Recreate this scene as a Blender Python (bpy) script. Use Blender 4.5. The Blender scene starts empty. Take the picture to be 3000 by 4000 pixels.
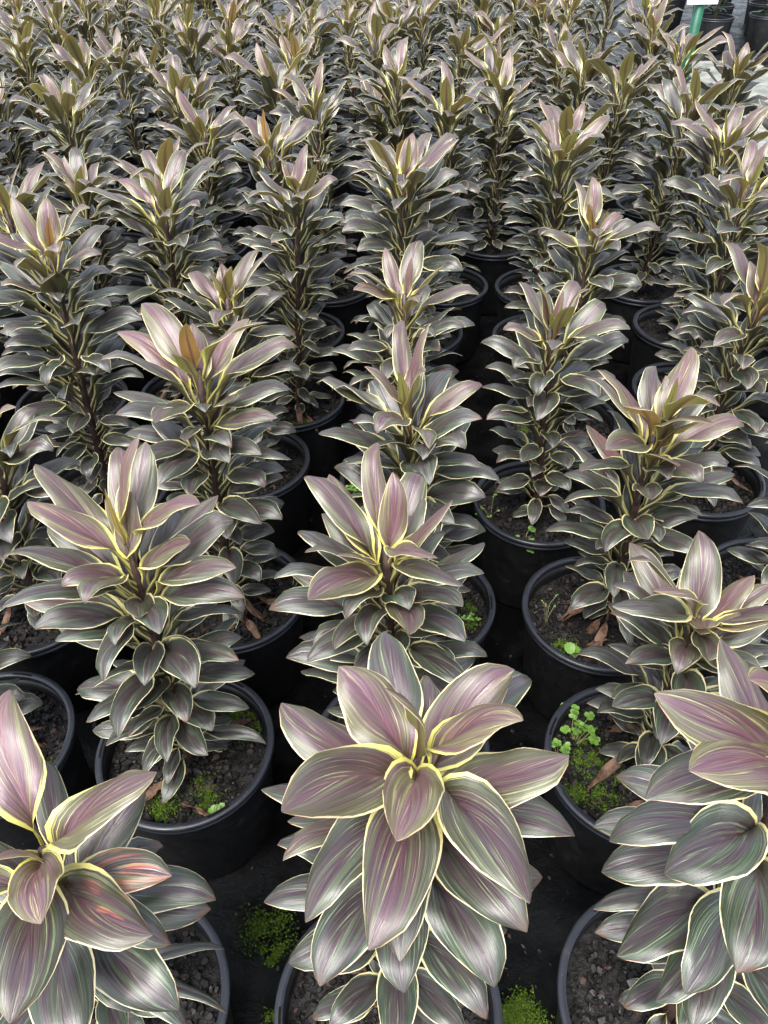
import bpy, math, random
from mathutils import Vector, Matrix
R = math.radians
scene = bpy.context.scene
col = scene.collection
HP = 0.25                      # height of the pots: rim plane above the ground

# ------------------------------------------------------------------ camera
cam_d = bpy.data.cameras.new('camera')
cam_d.sensor_fit = 'HORIZONTAL'; cam_d.sensor_width = 36.0
cam_d.lens = 36.0 * 3007 / 3000
cam_d.clip_start = 0.02; cam_d.clip_end = 400
cam = bpy.data.objects.new('camera', cam_d); col.objects.link(cam)
cam.matrix_world = (Matrix.Translation((0, 0, HP + 1.158)) @ Matrix.Rotation(R(90 - 41.5), 4, 'X')
                    @ Matrix.Rotation(R(-1.17), 4, 'Z'))
scene.camera = cam

# ------------------------------------------------------------------ sky, sun, exposure
SUN_EL, SUN_AZ = 62, 205       # sun azimuth, degrees clockwise from +Y
world = bpy.data.worlds.new('World'); scene.world = world; world.use_nodes = True
wn = world.node_tree; wn.nodes.clear()
sky = wn.nodes.new('ShaderNodeTexSky'); sky.sky_type = 'NISHITA'; sky.sun_disc = False
sky.sun_elevation = R(SUN_EL); sky.sun_rotation = R(SUN_AZ)
sky.air_density = 1.0; sky.dust_density = 3.0; sky.ozone_density = 1.0
hs = wn.nodes.new('ShaderNodeHueSaturation'); hs.inputs['Saturation'].default_value = 0.55
bg = wn.nodes.new('ShaderNodeBackground'); bg.inputs['Strength'].default_value = 0.15
wo = wn.nodes.new('ShaderNodeOutputWorld')
wn.links.new(sky.outputs[0], hs.inputs['Color']); wn.links.new(hs.outputs[0], bg.inputs['Color'])
wn.links.new(bg.outputs[0], wo.inputs['Surface'])
sd = bpy.data.lights.new('sun', 'SUN'); sd.energy = 1.5; sd.angle = R(32); sd.color = (1, .97, .92)
sun = bpy.data.objects.new('sun', sd); col.objects.link(sun)
a = R(SUN_AZ)
sdir = Vector((math.sin(a) * math.cos(R(SUN_EL)), math.cos(a) * math.cos(R(SUN_EL)), math.sin(R(SUN_EL))))
sun.rotation_euler = sdir.to_track_quat('Z', 'Y').to_euler()
sun.location = (0, 0, 8)
scene.view_settings.view_transform = 'Standard'; scene.view_settings.look = 'None'
scene.view_settings.gamma = 1; scene.view_settings.exposure = 1.85

# ------------------------------------------------------------------ material helpers
class NT:
    def __init__(s, name):
        s.m = bpy.data.materials.new(name); s.m.use_nodes = True
        s.t = s.m.node_tree; s.t.nodes.clear()
        s.out = s.t.nodes.new('ShaderNodeOutputMaterial')
    def n(s, kind, **kw):
        x = s.t.nodes.new('ShaderNode' + kind)
        for k, v in kw.items(): setattr(x, k, v)
        return x
    def l(s, o, i): s.t.links.new(o, i)
    def val(s, x, sock):
        if isinstance(x, (int, float)): sock.default_value = x
        elif isinstance(x, tuple): sock.default_value = x if len(x) == 4 or sock.type == 'VECTOR' else x + (1,)
        else: s.l(x, sock)
    def math(s, op, a, b=0.0, c=0.0, clamp=False):
        x = s.n('Math', operation=op, use_clamp=clamp)
        s.val(a, x.inputs[0]); s.val(b, x.inputs[1])
        if op in ('MULTIPLY_ADD',): s.val(c, x.inputs[2])
        return x.outputs[0]
    def step(s, x, lo, hi):           # smoothstep 0..1
        m = s.n('MapRange', interpolation_type='SMOOTHSTEP')
        s.val(x, m.inputs['Value']); s.val(lo, m.inputs['From Min']); s.val(hi, m.inputs['From Max'])
        return m.outputs[0]
    def lin(s, x, a, b, c, d):
        m = s.n('MapRange'); s.val(x, m.inputs['Value'])
        for i, v in zip(('From Min', 'From Max', 'To Min', 'To Max'), (a, b, c, d)): s.val(v, m.inputs[i])
        return m.outputs[0]
    def mix(s, f, a, b):
        x = s.n('Mix', data_type='RGBA')
        s.val(f, x.inputs[0]); s.val(a, x.inputs[6]); s.val(b, x.inputs[7])
        return x.outputs[2]
    def noise(s, vec, scale, detail=2.0, rough=.5):
        x = s.n('TexNoise'); s.val(scale, x.inputs['Scale']); s.val(detail, x.inputs['Detail'])
        s.val(rough, x.inputs['Roughness'])
        if vec is not None: s.l(vec, x.inputs['Vector'])
        return x.outputs[0]
    def xyz(s, x, y, z):
        c = s.n('CombineXYZ'); s.val(x, c.inputs[0]); s.val(y, c.inputs[1]); s.val(z, c.inputs[2])
        return c.outputs[0]
    def bump(s, h, strength, dist):
        b = s.n('Bump'); s.val(strength, b.inputs['Strength']); s.val(dist, b.inputs['Distance']); s.l(h, b.inputs['Height'])
        return b.outputs[0]
    def bsdf(s, colr, rough=.5, normal=None, spec=.5, **kw):
        b = s.n('BsdfPrincipled')
        s.val(colr, b.inputs['Base Color']); s.val(rough, b.inputs['Roughness']); s.val(spec, b.inputs['Specular IOR Level'])
        for k, v in kw.items(): s.val(v, b.inputs[k.replace('_', ' ')])
        if normal is not None: s.l(normal, b.inputs['Normal'])
        return b.outputs[0]
    def done(s, sh): s.l(sh, s.out.inputs['Surface']); return s.m

def leaf_material(name, green=False):
    t = NT(name)
    uv = t.n('UVMap').outputs[0]
    sp = t.n('SeparateXYZ'); t.l(uv, sp.inputs[0]); u, s = sp.outputs[0], sp.outputs[1]
    oi = t.n('ObjectInfo')
    sc = t.n('SeparateColor'); t.l(oi.outputs['Color'], sc.inputs[0])
    young, rnd, red = sc.outputs[0], sc.outputs[1], sc.outputs[2]
    su = t.math('MULTIPLY_ADD', u, 2.0, -1.0)
    a = t.math('ABSOLUTE', su)
    side = t.math('SIGN', su)
    seed = t.math('ADD', t.math('MULTIPLY', rnd, 37.0), t.math('MULTIPLY', side, 3.3))
    # vein coordinate: veins leave the midrib at a sharp angle and run out to the margin
    q = t.math('SUBTRACT', a, t.math('MULTIPLY', s, .85))
    v1 = t.noise(t.xyz(t.math('MULTIPLY', q, 5.0), t.math('MULTIPLY', s, 1.2), seed), 1.0, 2.0)
    v2 = t.noise(t.xyz(t.math('MULTIPLY', q, 17.0), t.math('MULTIPLY', s, 1.6), t.math('ADD', seed, 11.0)), 1.0, 3.0, .6)
    v3 = t.noise(t.xyz(t.math('MULTIPLY', q, 70.0), t.math('MULTIPLY', s, 2.0), t.math('ADD', seed, 5.0)), 1.0, 2.0)
    patch = t.noise(t.xyz(t.math('MULTIPLY', su, 2.0), t.math('MULTIPLY', s, 5.0), seed), 1.0, 3.0)
    # ---- upper face
    if green:
        pm, gm, sm = (.02, .05, .02), (.03, .085, .03), (.10, .22, .06)
        py, gy, sy = (.04, .12, .03), (.06, .17, .03), (.2, .3, .08)
    else:
        pm, gm, sm = (.031, .018, .026), (.018, .031, .019), (.18, .24, .14)
        py, gy, sy = (.118, .046, .080), (.115, .112, .056), (.44, .41, .17)
    yf = t.math('POWER', young, 1.7)
    pur = t.mix(yf, pm, py); grn = t.mix(yf, gm, gy); strk = t.mix(yf, sm, sy)
    gsel = t.step(t.math('ADD', t.math('MULTIPLY', a, .55), t.math('MULTIPLY', t.math('SUBTRACT', v1, .5), 1.5)), .12, .46)
    gsel = t.math('MULTIPLY', gsel, t.lin(young, .3, 1.0, 1.0, .82))
    c = t.mix(gsel, pur, grn)
    c = t.mix(t.math('MULTIPLY', t.step(v1, .55, .75), .20), c, strk)
    c = t.mix(t.math('MULTIPLY', t.step(v2, .565, .64), t.lin(patch, .40, .62, .22, .95)), c, strk)
    c = t.mix(t.math('MULTIPLY', t.step(v3, .50, .60), .17), c, strk)
    c = t.mix(t.math('MULTIPLY', t.step(v3, .50, .38), .48), c, (.012, .008, .010))
    rib = t.step(a, t.lin(s, .25, 1.0, .12, .02), .0)
    c = t.mix(t.math('MULTIPLY', rib, .7), c, t.mix(yf, (.05, .016, .034), (.19, .055, .10)))
    # brown scars and pin holes on the old leaves
    sn = t.noise(t.xyz(t.math('MULTIPLY', q, 16.0), t.math('MULTIPLY', s, 9.0), t.math('ADD', seed, 61.0)), 1.0, 4.0, .7)
    scar = t.math('MULTIPLY', t.step(sn, .66, .72), t.step(t.math('FRACT', t.math('MULTIPLY', rnd, 7.7)), .35, .6))
    c = t.mix(t.math('MULTIPLY', scar, t.lin(young, 0, .8, .8, .1)), c, (.06, .028, .018))
    # brown dried tips
    tipb = t.math('MULTIPLY', t.step(t.math('ADD', s, t.math('MULTIPLY', t.math('SUBTRACT', patch, .5), .25)), .93, .97), t.step(t.math('FRACT', t.math('MULTIPLY', rnd, 21.3)), .72, .76))
    tipb = t.math('MULTIPLY', tipb, t.lin(young, .1, .5, 1.0, 0.0))
    # red sunburn patches
    rn = t.noise(t.xyz(t.math('MULTIPLY', q, 4.0), t.math('MULTIPLY', s, 3.5), t.math('ADD', seed, 23.0)), 1.0, 3.0, .6)
    rmask = t.math('MULTIPLY', t.step(t.math('ADD', rn, t.math('MULTIPLY', t.math('SUBTRACT', red, 1.0), .22)), .47, .60), t.step(red, .05, .2))
    rmask = t.math('MULTIPLY', rmask, t.step(s, .35, .6))
    c = t.mix(t.math('MULTIPLY', t.math('MULTIPLY', rmask, t.lin(v3, .35, .65, .55, 1.0)), .85), c, t.mix(t.step(v2, .45, .6), (.27, .05, .055), (.38, .20, .10)))
    # ---- margin: yellow at the base and on the stalk, cream along the blade, pink at the tip
    mw = t.lin(s, .28, .56, .36, .056)
    mw = t.math('MULTIPLY', mw, t.math('MULTIPLY', t.lin(v1, .3, .7, .55, 1.5), t.lin(v2, .35, .65, .6, 1.5)))
    mar = t.step(a, t.math('SUBTRACT', 1.0, mw), t.math('SUBTRACT', 1.0, t.math('MULTIPLY', mw, .62)))
    yel = t.mix(young, (.56, .50, .23), (.60, .55, .13))
    crm = t.mix(t.step(s, .38, .72), yel, t.mix(young, (.62, .55, .36), (.66, .52, .30)))
    crm = t.mix(t.math('MULTIPLY', t.step(s, .82, 1.0), .7), crm, (.42, .15, .10))
    if green: crm = gm
    top = t.mix(t.math('MULTIPLY', tipb, .85), t.mix(mar, c, crm), (.075, .04, .025))
    # ---- lower face
    bl = t.mix(yf, (.062, .075, .036), (.19, .18, .05)) if not green else (.03, .06, .02)
    gold = t.mix(t.step(t.math('FRACT', t.math('MULTIPLY', rnd, 13.1)), .6, .95), (.19, .205, .05), (.32, .17, .05))
    bl = t.mix(t.step(young, .75, 1.0), bl, gold) if not green else bl
    bl = t.mix(t.math('MULTIPLY', t.step(v2, .55, .7), .3), bl, strk)
    rib2 = t.step(a, t.lin(s, .1, .9, t.lin(young, .3, 1.0, .95, .6), .05), .04)
    bl = t.mix(t.math('MULTIPLY', rib2, .85), bl, t.mix(yf, (.026, .011, .016), (.11, .022, .035)))
    bot = t.mix(mar, bl, crm)
    geo = t.n('NewGeometry')
    colr = t.mix(geo.outputs['Backfacing'], top, bot)
    h = t.math('ADD', t.math('MULTIPLY', v3, .8), t.math('MULTIPLY', v2, .6))
    h = t.math('SUBTRACT', h, t.math('MULTIPLY', t.step(a, .07, .0), 1.2))
    nb = t.bump(h, .28, .0016)
    ro = t.lin(patch, .3, .7, .28, .42)
    sh = t.bsdf(colr, ro, nb, .70)
    tr = t.n('BsdfTranslucent'); t.l(t.mix(.4, colr, (.5, .35, .1)), tr.inputs['Color'])
    mx = t.n('MixShader'); t.val(t.lin(young, 0, 1, .03, .22), mx.inputs[0]); t.l(sh, mx.inputs[1]); t.l(tr.outputs[0], mx.inputs[2])
    return t.done(mx.outputs[0])

M = {}
M['leaf'] = leaf_material('variegated_leaf')
M['green_leaf'] = leaf_material('green_leaf', True)
def simple(name, c1, c2, scale, rough, bump=.0, bdist=.002, spec=.5, detail=4, lo=.35, hi=.65):
    t = NT(name); tc = t.n('TexCoord').outputs['Object']
    n = t.noise(tc, scale, detail, .6)
    c = t.mix(t.step(n, lo, hi), c1, c2)
    nb = t.bump(n, bump, bdist) if bump else None
    return t.done(t.bsdf(c, rough, nb, spec))
M['stem'] = simple('stem', (.022, .010, .012), (.055, .032, .024), 60, .45, .3)
M['dry'] = simple('dry_leaf', (.045, .023, .015), (.15, .09, .06), 45, .75, .5, .002, .2)
M['soil'] = simple('potting_mix', (.0022, .002, .002), (.011, .009, .0075), 90, .7, .9, .006, .3)
M['weed'] = simple('weed_leaf', (.055, .14, .015), (.13, .24, .03), 80, .5)
M['weed_stem'] = simple('weed_stem', (.10, .13, .05), (.2, .17, .08), 80, .6)
M['white'] = simple('sign_white', (.75, .76, .74), (.82, .82, .8), 20, .5)
M['stake'] = simple('stake_green', (.0, .06, .03), (.0, .085, .042), 12, .45)
M['slot'] = simple('slot_shade', (.002, .002, .002), (.003, .003, .003), 20, .8, spec=.1)  # black inlay on the rim, its colour painting the shade inside a slot hole
def chips():
    t = NT('bark_chips'); oi = t.n('Attribute', attribute_name='tone'); tc = t.n('TexCoord').outputs['Object']
    n = t.noise(tc, 150, 3)
    f = oi.outputs['Fac']
    c = t.mix(f, (.0018, .0017, .0017), (.0095, .008, .0075))
    c = t.mix(t.step(f, .93, .99), c, (.05, .03, .022))
    c = t.mix(t.math('MULTIPLY', n, .5), c, (.012, .010, .008))
    return t.done(t.bsdf(c, t.lin(n, .3, .7, .4, .75), t.bump(n, .5, .002), .28))
M['chips'] = chips()
def moss():
    t = NT('moss'); at = t.n('Attribute', attribute_name='tone').outputs['Fac']
    c = t.mix(at, (.012, .032, .004), (.095, .15, .014))
    return t.done(t.bsdf(c, .8, None, .2))
M['moss'] = moss()
def plastic(name, c, r0, r1):
    t = NT(name); tc = t.n('TexCoord').outputs['Object']
    n = t.noise(tc, 35, 5, .65); n2 = t.noise(tc, 260, 2)
    cc = t.mix(t.math('MULTIPLY', t.step(n, .58, .75), .5), c, (.03, .029, .026))
    cc = t.mix(t.step(n2, .71, .76), cc, (.09, .085, .075))
    return t.done(t.bsdf(cc, t.lin(n, .3, .7, r0, r1), t.bump(n2, .12, .0006), .5))
M['pot'] = plastic('pot_plastic', (.0028, .003, .0036), .42, .62)
M['rim'] = plastic('rim_sheen_plastic', (.012, .0135, .018), .28, .45)  # same black plastic, its colour lightened and blued to paint in sky sheen
def weed_mat():
    t = NT('weed_mat'); tc = t.n('TexCoord').outputs['Object']
    sp = t.n('SeparateXYZ'); t.l(tc, sp.inputs[0]); x, y = sp.outputs[0], sp.outputs[1]
    wx = t.math('SINE', t.math('MULTIPLY', x, 2100.0)); wy = t.math('SINE', t.math('MULTIPLY', y, 1500.0))
    weave = t.math('MULTIPLY', wx, wy)
    n1 = t.noise(tc, 6, 5, .6); n2 = t.noise(tc, 110, 4, .65); n3 = t.noise(tc, 300, 3)
    c = t.mix(t.step(n1, .4, .65), (.0022, .0022, .0025), (.010, .010, .0108))
    c = t.mix(t.math('MULTIPLY', t.step(n2, .58, .72), .5), c, (.011, .010, .009))
    c = t.mix(t.math('MULTIPLY', t.step(n3, .6, .66), t.step(n1, .5, .7)), c, (.014, .022, .006))
    h = t.math('ADD', t.math('MULTIPLY', weave, .25), t.math('ADD', t.math('MULTIPLY', n2, 2.2), t.math('MULTIPLY', n3, .8)))
    return t.done(t.bsdf(c, t.lin(n1, .35, .65, .45, .25), t.bump(h, 1.0, .010), t.lin(n1, .44, .62, .16, .55)))
M['mat'] = weed_mat()
M['path'] = simple('path_gravel', (.11, .115, .10), (.22, .225, .20), 9, .7, .5, .006, .3, 6)
M['black_ground'] = M['mat']

# ------------------------------------------------------------------ object helpers
def link(name, mesh, parent=None, mat=None, loc=None):
    o = bpy.data.objects.new(name, mesh); col.objects.link(o)
    if mat is not None and not mesh.materials: mesh.materials.append(mat)
    if parent is not None: o.parent = parent
    if loc is not None: o.location = loc
    return o
def empty(name, loc):
    o = bpy.data.objects.new(name, None); col.objects.link(o); o.location = loc; o.empty_display_size = .05
    return o
def tag(o, label=None, cat=None, group=None, kind=None):
    if label: o['label'] = label
    if cat: o['category'] = cat
    if group: o['group'] = group
    if kind: o['kind'] = kind
    return o
def mesh(name, vs, fs, mat=None, smooth=True, uvs=None, tone=None):
    m = bpy.data.meshes.new(name); m.from_pydata([tuple(v) for v in vs], [], fs); m.update()
    if smooth: m.polygons.foreach_set('use_smooth', [True] * len(m.polygons))
    if uvs is not None:
        l = m.uv_layers.new(name='UVMap')
        idx = [0] * len(m.loops); m.loops.foreach_get('vertex_index', idx)
        flat = []
        for i in idx: flat += [uvs[i][0], uvs[i][1]]
        l.data.foreach_set('uv', flat)
    if tone is not None:
        at = m.attributes.new('tone', 'FLOAT', 'POINT'); at.data.foreach_set('value', tone)
    if mat: m.materials.append(mat)
    return m
def lathe(name, prof, seg, mat, closed=False):
    vs, fs = [], []
    n = len(prof)
    for k in range(seg):
        an = 2 * math.pi * k / seg
        for r, z in prof: vs.append((r * math.cos(an), r * math.sin(an), z))
    for k in range(seg):
        k2 = (k + 1) % seg
        for i in range(n if closed else n - 1):
            j = (i + 1) % n
            fs.append((k * n + i, k2 * n + i, k2 * n + j, k * n + j))
    return mesh(name, vs, fs, mat)
def tube(pts, rads, seg, vs, fs):
    b0 = len(vs); N = len(pts)
    for i, p in enumerate(pts):
        p = Vector(p); d = (Vector(pts[min(i + 1, N - 1)]) - Vector(pts[max(i - 1, 0)])).normalized()
        s = d.cross(Vector((0, 0, 1)) if abs(d.z) < .9 else Vector((1, 0, 0))).normalized(); w = s.cross(d)
        for k in range(seg):
            an = 2 * math.pi * k / seg
            vs.append(p + (s * math.cos(an) + w * math.sin(an)) * rads[i])
    for i in range(N - 1):
        for k in range(seg):
            k2 = (k + 1) % seg
            fs.append((b0 + i * seg + k, b0 + i * seg + k2, b0 + (i + 1) * seg + k2, b0 + (i + 1) * seg + k))
    fs.append(tuple(b0 + (N - 1) * seg + k for k in range(seg)))

# ------------------------------------------------------------------ leaf blade
def sstep(x, a, b):
    x = max(0., min(1., (x - a) / (b - a))); return x * x * (3 - 2 * x)
def width_profile(s, pf):
    """half width (0..1) along the leaf: narrow channelled stalk, broad blade, drawn-out tip"""
    stalk = .34 - .12 * min(1, s / pf)
    x = (s - pf * .72) / (1 - pf * .72)
    if x <= 0: return stalk
    if x >= 1: return 0
    blade = math.sin(math.pi * x ** .92) ** (.80 if x < .47 else .80 - .22 * sstep(x, .47, .8)) * (1 - sstep(x, .90, 1.0) * .28)
    k = 1 - sstep(x, .0, .3)
    return (blade ** 4 + (stalk * k) ** 4) ** .25
def leaf_mesh(name, P0, P1, e0, e1, W, rng, nl=14, nw=8, pf=.26, roll=0., wave=.5, fold=1.0, mat='leaf', crumple=0):
    """P0 base on the stem, P1 tip; e0/e1 elevation (degrees) of the spine at base and tip"""
    P0 = Vector(P0); P1 = Vector(P1); d = P1 - P0
    h = Vector((d.x, d.y, 0)); az = h.normalized() if h.length > 1e-5 else Vector((1, 0, 0))
    az0 = Matrix.Rotation(rng.uniform(-.25, .25), 3, 'Z') @ az
    az1 = Matrix.Rotation(rng.uniform(-.55, .55), 3, 'Z') @ az
    ch = d.length
    T0 = (az0 * math.cos(R(e0)) + Vector((0, 0, math.sin(R(e0))))) * ch * 1.35
    T1 = (az1 * math.cos(R(e1)) + Vector((0, 0, math.sin(R(e1))))) * ch * .85
    def H(t):
        t2, t3 = t * t, t * t * t
        return P0 * (2*t3 - 3*t2 + 1) + T0 * (t3 - 2*t2 + t) + P1 * (-2*t3 + 3*t2) + T1 * (t3 - t2)
    K = 40; pts = [H(i / K) for i in range(K + 1)]
    acc = [0]
    for i in range(K): acc.append(acc[-1] + (pts[i + 1] - pts[i]).length)
    tot = acc[-1]
    def at(s):
        L = s * tot
        for i in range(K):
            if acc[i + 1] >= L:
                f = (L - acc[i]) / max(1e-9, acc[i + 1] - acc[i]); return pts[i].lerp(pts[i + 1], f)
        return pts[-1]
    ph1, ph2, ph3 = [rng.uniform(0, 6.28) for _ in range(3)]
    vs, uvs, fs = [], [], []
    ss = [(i / (nl - 1)) ** .95 for i in range(nl - 2)] + [.972, 1.0]
    for i, s in enumerate(ss):
        s = min(1., s)
        p = at(s); T = (at(min(1, s + .02)) - at(max(0, s - .02))).normalized()
        up = Vector((0, 0, 1))
        S = up.cross(az)                               # level, across the leaf
        S = (S - T * S.dot(T)).normalized()
        N = T.cross(S)
        if N.dot(up) < 0 and s < .1: pass
        rl = roll * sstep(s, .15, .9)
        S2 = S * math.cos(rl) + N * math.sin(rl); N2 = N * math.cos(rl) - S * math.sin(rl)
        x = max(0, (s - pf) / (1 - pf))
        hw = W * .5 * width_profile(s, pf)
        if s >= 1: hw = .0006
        va = fold * (1.05 * (1 - sstep(s, pf * .7, pf + .36)) + .36 * (1 - .5 * x))      # channel at the midrib (radians)
        vb = fold * (.95 * sstep(x, .02, .35))                                         # margins rolled back down
        for j in range(nw + 1):
            u = -1 + 2 * j / nw; au = abs(u); sg = 1 if u > 0 else -1
            # integrate an arc whose slope runs from +va at the midrib to va-vb at the margin
            m = 6; lx = lz = 0
            for k in range(m):
                ang = va - vb * ((k + .5) / m * au) ** 1.2
                lx += math.cos(ang) * au / m; lz += math.sin(ang) * au / m
            wv = wave * .09 * au * au * (math.sin(s * 11 + ph1 + (0 if u > 0 else 1.7)) + .5 * math.sin(s * 23 + ph2)) * sstep(s, pf * .7, pf + .1)
            q = p + S2 * (sg * lx * hw) + N2 * ((lz + wv) * hw)
            if crumple: q += Vector((rng.uniform(-1, 1), rng.uniform(-1, 1), rng.uniform(-1, 1))) * crumple * (.3 + x)
            vs.append(q); uvs.append(((u + 1) / 2, s))
    n1 = nw + 1
    for i in range(len(ss) - 1):
        for j in range(nw):
            fs.append((i * n1 + j, (i + 1) * n1 + j, (i + 1) * n1 + j + 1, i * n1 + j + 1))
    return mesh(name, vs, fs, M[mat], True, uvs)

# ------------------------------------------------------------------ shared pot meshes (origin on the ground)
SOIL = HP - .042
ME = {}
ME['pot'] = lathe('pot', [(.0, .006), (.118, .004), (.121, .0), (.124, .012), (.1405, HP - .028), (.1405, HP - .012),
                          (.1385, HP - .012), (.1370, HP - .03), (.122, .014), (.0, .012)], 56, M['pot'])
ME['rim'] = lathe('rim', [(.1375, HP - .010), (.1378, HP - .001), (.1392, HP + .0008), (.1480, HP + .0008), (.1497, HP - .0006),
                          (.1500, HP - .007), (.1488, HP - .0085), (.1462, HP - .0095), (.1458, HP - .014), (.1476, HP - .0150),
                          (.1476, HP - .0195), (.1462, HP - .0205), (.1405, HP - .0205), (.1390, HP - .012)], 72, M['rim'], True)
def soil_mesh(seed):
    rng = random.Random(seed); vs, fs = [(0, 0, SOIL + .006)], []
    rings, seg = 7, 30
    for i in range(1, rings + 1):
        r = .1368 * i / rings
        for k in range(seg):
            an = 2 * math.pi * (k + .5 * (i % 2)) / seg
            vs.append((r * math.cos(an), r * math.sin(an), SOIL + rng.uniform(-.004, .005) + .006 * (1 - i / rings)))
    for k in range(seg): fs.append((0, 1 + k, 1 + (k + 1) % seg))
    for i in range(rings - 1):
        for k in range(seg):
            b, c = 1 + i * seg, 1 + (i + 1) * seg; k2 = (k + 1) % seg
            fs.append((b + k, c + k, c + k2, b + k2))
    return mesh('potting_mix', vs, fs, M['soil'])
def chip_mesh(seed, count):
    rng = random.Random(seed); vs, fs, tn = [], [], []
    for _ in range(count):
        r = .132 * math.sqrt(rng.random()); an = rng.uniform(0, 6.283)
        L = rng.uniform(.0022, .0085); Wd = L * rng.uniform(.45, .9); T = rng.uniform(.0012, .003)
        c = Vector((r * math.cos(an), r * math.sin(an), SOIL + .006 * (1 - r / .137) + rng.uniform(.001, .006)))
        rot = Matrix.Rotation(rng.uniform(0, 6.28), 3, 'Z') @ Matrix.Rotation(rng.gauss(0, .35), 3, 'X') @ Matrix.Rotation(rng.gauss(0, .35), 3, 'Y')
        n = rng.choice((4, 5, 6)); b = len(vs); tone = min(1, rng.random() ** 1.3) if rng.random() > .03 else 1.0
        for lev in (-1, 1):
            for k in range(n):
                an2 = 6.283 * (k + rng.uniform(-.3, .3)) / n; f = 1 if lev < 0 else .82
                vs.append(c + rot @ Vector((L * math.cos(an2) * f, Wd * math.sin(an2) * f, T * lev))); tn.append(tone)
        fs.append(tuple(b + n + k for k in range(n)))
        for k in range(n): fs.append((b + k, b + (k + 1) % n, b + n + (k + 1) % n, b + n + k))
    return mesh('bark_chips', vs, fs, M['chips'], False, None, tn)
def moss_mesh(seed, shape, count, h=.006):
    """many small upright tufts; shape(rng) -> (x, y, z)"""
    rng = random.Random(seed); vs, fs, tn = [], [], []
    for _ in range(count):
        x, y, z = shape(rng); b = len(vs); r = rng.uniform(.0009, .0024); hh = h * rng.uniform(.35, 1.1); tone = rng.random() ** 1.4
        an = rng.uniform(0, 6.28)
        for k in range(3):
            vs.append((x + r * math.cos(an + 2.094 * k), y + r * math.sin(an + 2.094 * k), z + hh * .35)); tn.append(tone)
        vs.append((x + rng.uniform(-1, 1) * r, y + rng.uniform(-1, 1) * r, z + hh)); tn.append(min(1, tone + .25))
        vs.append((x, y, z - .002)); tn.append(tone * .5)
        for k in range(3):
            fs.append((b + k, b + (k + 1) % 3, b + 3)); fs.append((b + (k + 1) % 3, b + k, b + 4))
    return mesh('moss', vs, fs, M['moss'], False, None, tn)
def clump(cx, cy, z, rad, n=5, seed=0, lim=None):
    rg = random.Random(seed)
    cs = [(cx + rg.gauss(0, rad * .45), cy + rg.gauss(0, rad * .45), rad * rg.uniform(.2, .5)) for _ in range(n)]
    def f(rng):
        for _ in range(30):
            a, b, r = rng.choice(cs)
            x, y = rng.gauss(a, r * .6), rng.gauss(b, r * .6)
            if lim is None or math.hypot(x, y) < lim: return x, y, z
        return cx, cy, z
    return f
SOILS = [soil_mesh(i) for i in range(4)]
CHIPS = [chip_mesh(50 + i, 800) for i in range(4)]
CHIPS_LOW = [chip_mesh(70 + i, 250) for i in range(2)]
def slot_mesh():
    vs, fs = [], []
    for k in range(7):
        an = (k / 6 - .5) * .26
        for r, z in ((.1405, HP + .0012), (.1438, HP + .0012), (.1438, HP - .004), (.1405, HP - .004)):
            vs.append((r * math.cos(an), r * math.sin(an), z))
    for k in range(6):
        for i in range(4):
            j = (i + 1) % 4; fs.append((k * 4 + i, k * 4 + j, k * 4 + 4 + j, k * 4 + 4 + i))
    fs.append((0, 1, 2, 3)); fs.append((27, 26, 25, 24))
    return mesh('rim_slot', vs, fs, M['slot'], False)
ME['slot'] = slot_mesh()

# ------------------------------------------------------------------ the setting
def sheet(name, x0, x1, y0, y1, z, mat):
    o = link(name, mesh(name, [(x0, y0, z), (x1, y0, z), (x1, y1, z), (x0, y1, z)], [(0, 1, 2, 3)], mat, False))
    o['kind'] = 'structure'; return o
sheet('ground', -60, 60, -20, 120, 0, M['mat'])
sheet('path', 1.95, 3.0, -4, 6.9, .004, M['path'])

# ------------------------------------------------------------------ leaf library for the plants further back
def arc_leaf(name, r, dz, W, arc0, arc1, rng, nl, nw, **kw):
    ec = math.degrees(math.atan2(dz, r))
    return leaf_mesh(name, (.005, 0, 0), (r, 0, dz), min(86, ec + arc0), ec - arc1, W, rng, nl, nw, **kw)
LIB = {}
def build_lib(seed, nl, nw, nv):
    rng = random.Random(seed); lib = {}
    J = lambda x, k=.14: x * rng.uniform(1 - k, 1 + k)
    def mk(cls, n, f): lib[cls] = [f() for _ in range(n)]
    mk('spindle', 3, lambda: arc_leaf('leaf', J(.030, .4), J(.105), J(.020), 8, 8, rng, nl, nw, fold=1.7, pf=.2))
    mk('young', nv, lambda: arc_leaf('leaf', J(.085, .5), J(.130, .22), J(.038), rng.uniform(8, 24), rng.uniform(25, 85), rng, nl, nw, roll=rng.uniform(-.5, .5), pf=.26, fold=rng.uniform(1.0, 1.4)))
    mk('upper', nv, lambda: arc_leaf('leaf', J(.135), rng.uniform(.095, .150), J(.047), rng.uniform(24, 34), rng.uniform(75, 130), rng, nl, nw, roll=rng.uniform(-.5, .5), pf=.32))
    mk('mid', nv + 2, lambda: arc_leaf('leaf', J(.138), rng.uniform(.08, .135), J(.049), rng.uniform(28, 42), rng.uniform(65, 120), rng, nl, nw, roll=rng.uniform(-.55, .55), pf=.36))
    mk('low', nv + 1, lambda: arc_leaf('leaf', J(.116), rng.uniform(.04, .09), J(.043), rng.uniform(30, 45), rng.uniform(55, 100), rng, nl, nw, roll=rng.uniform(-.5, .5), pf=.35))
    mk('base', nv, lambda: arc_leaf('leaf', J(.088), rng.uniform(.0, .045), J(.032), rng.uniform(35, 55), rng.uniform(30, 75), rng, nl, nw, roll=rng.uniform(-.5, .5), pf=.3))
    return lib
LIB[0] = build_lib(1, 15, 8, 14)
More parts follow.
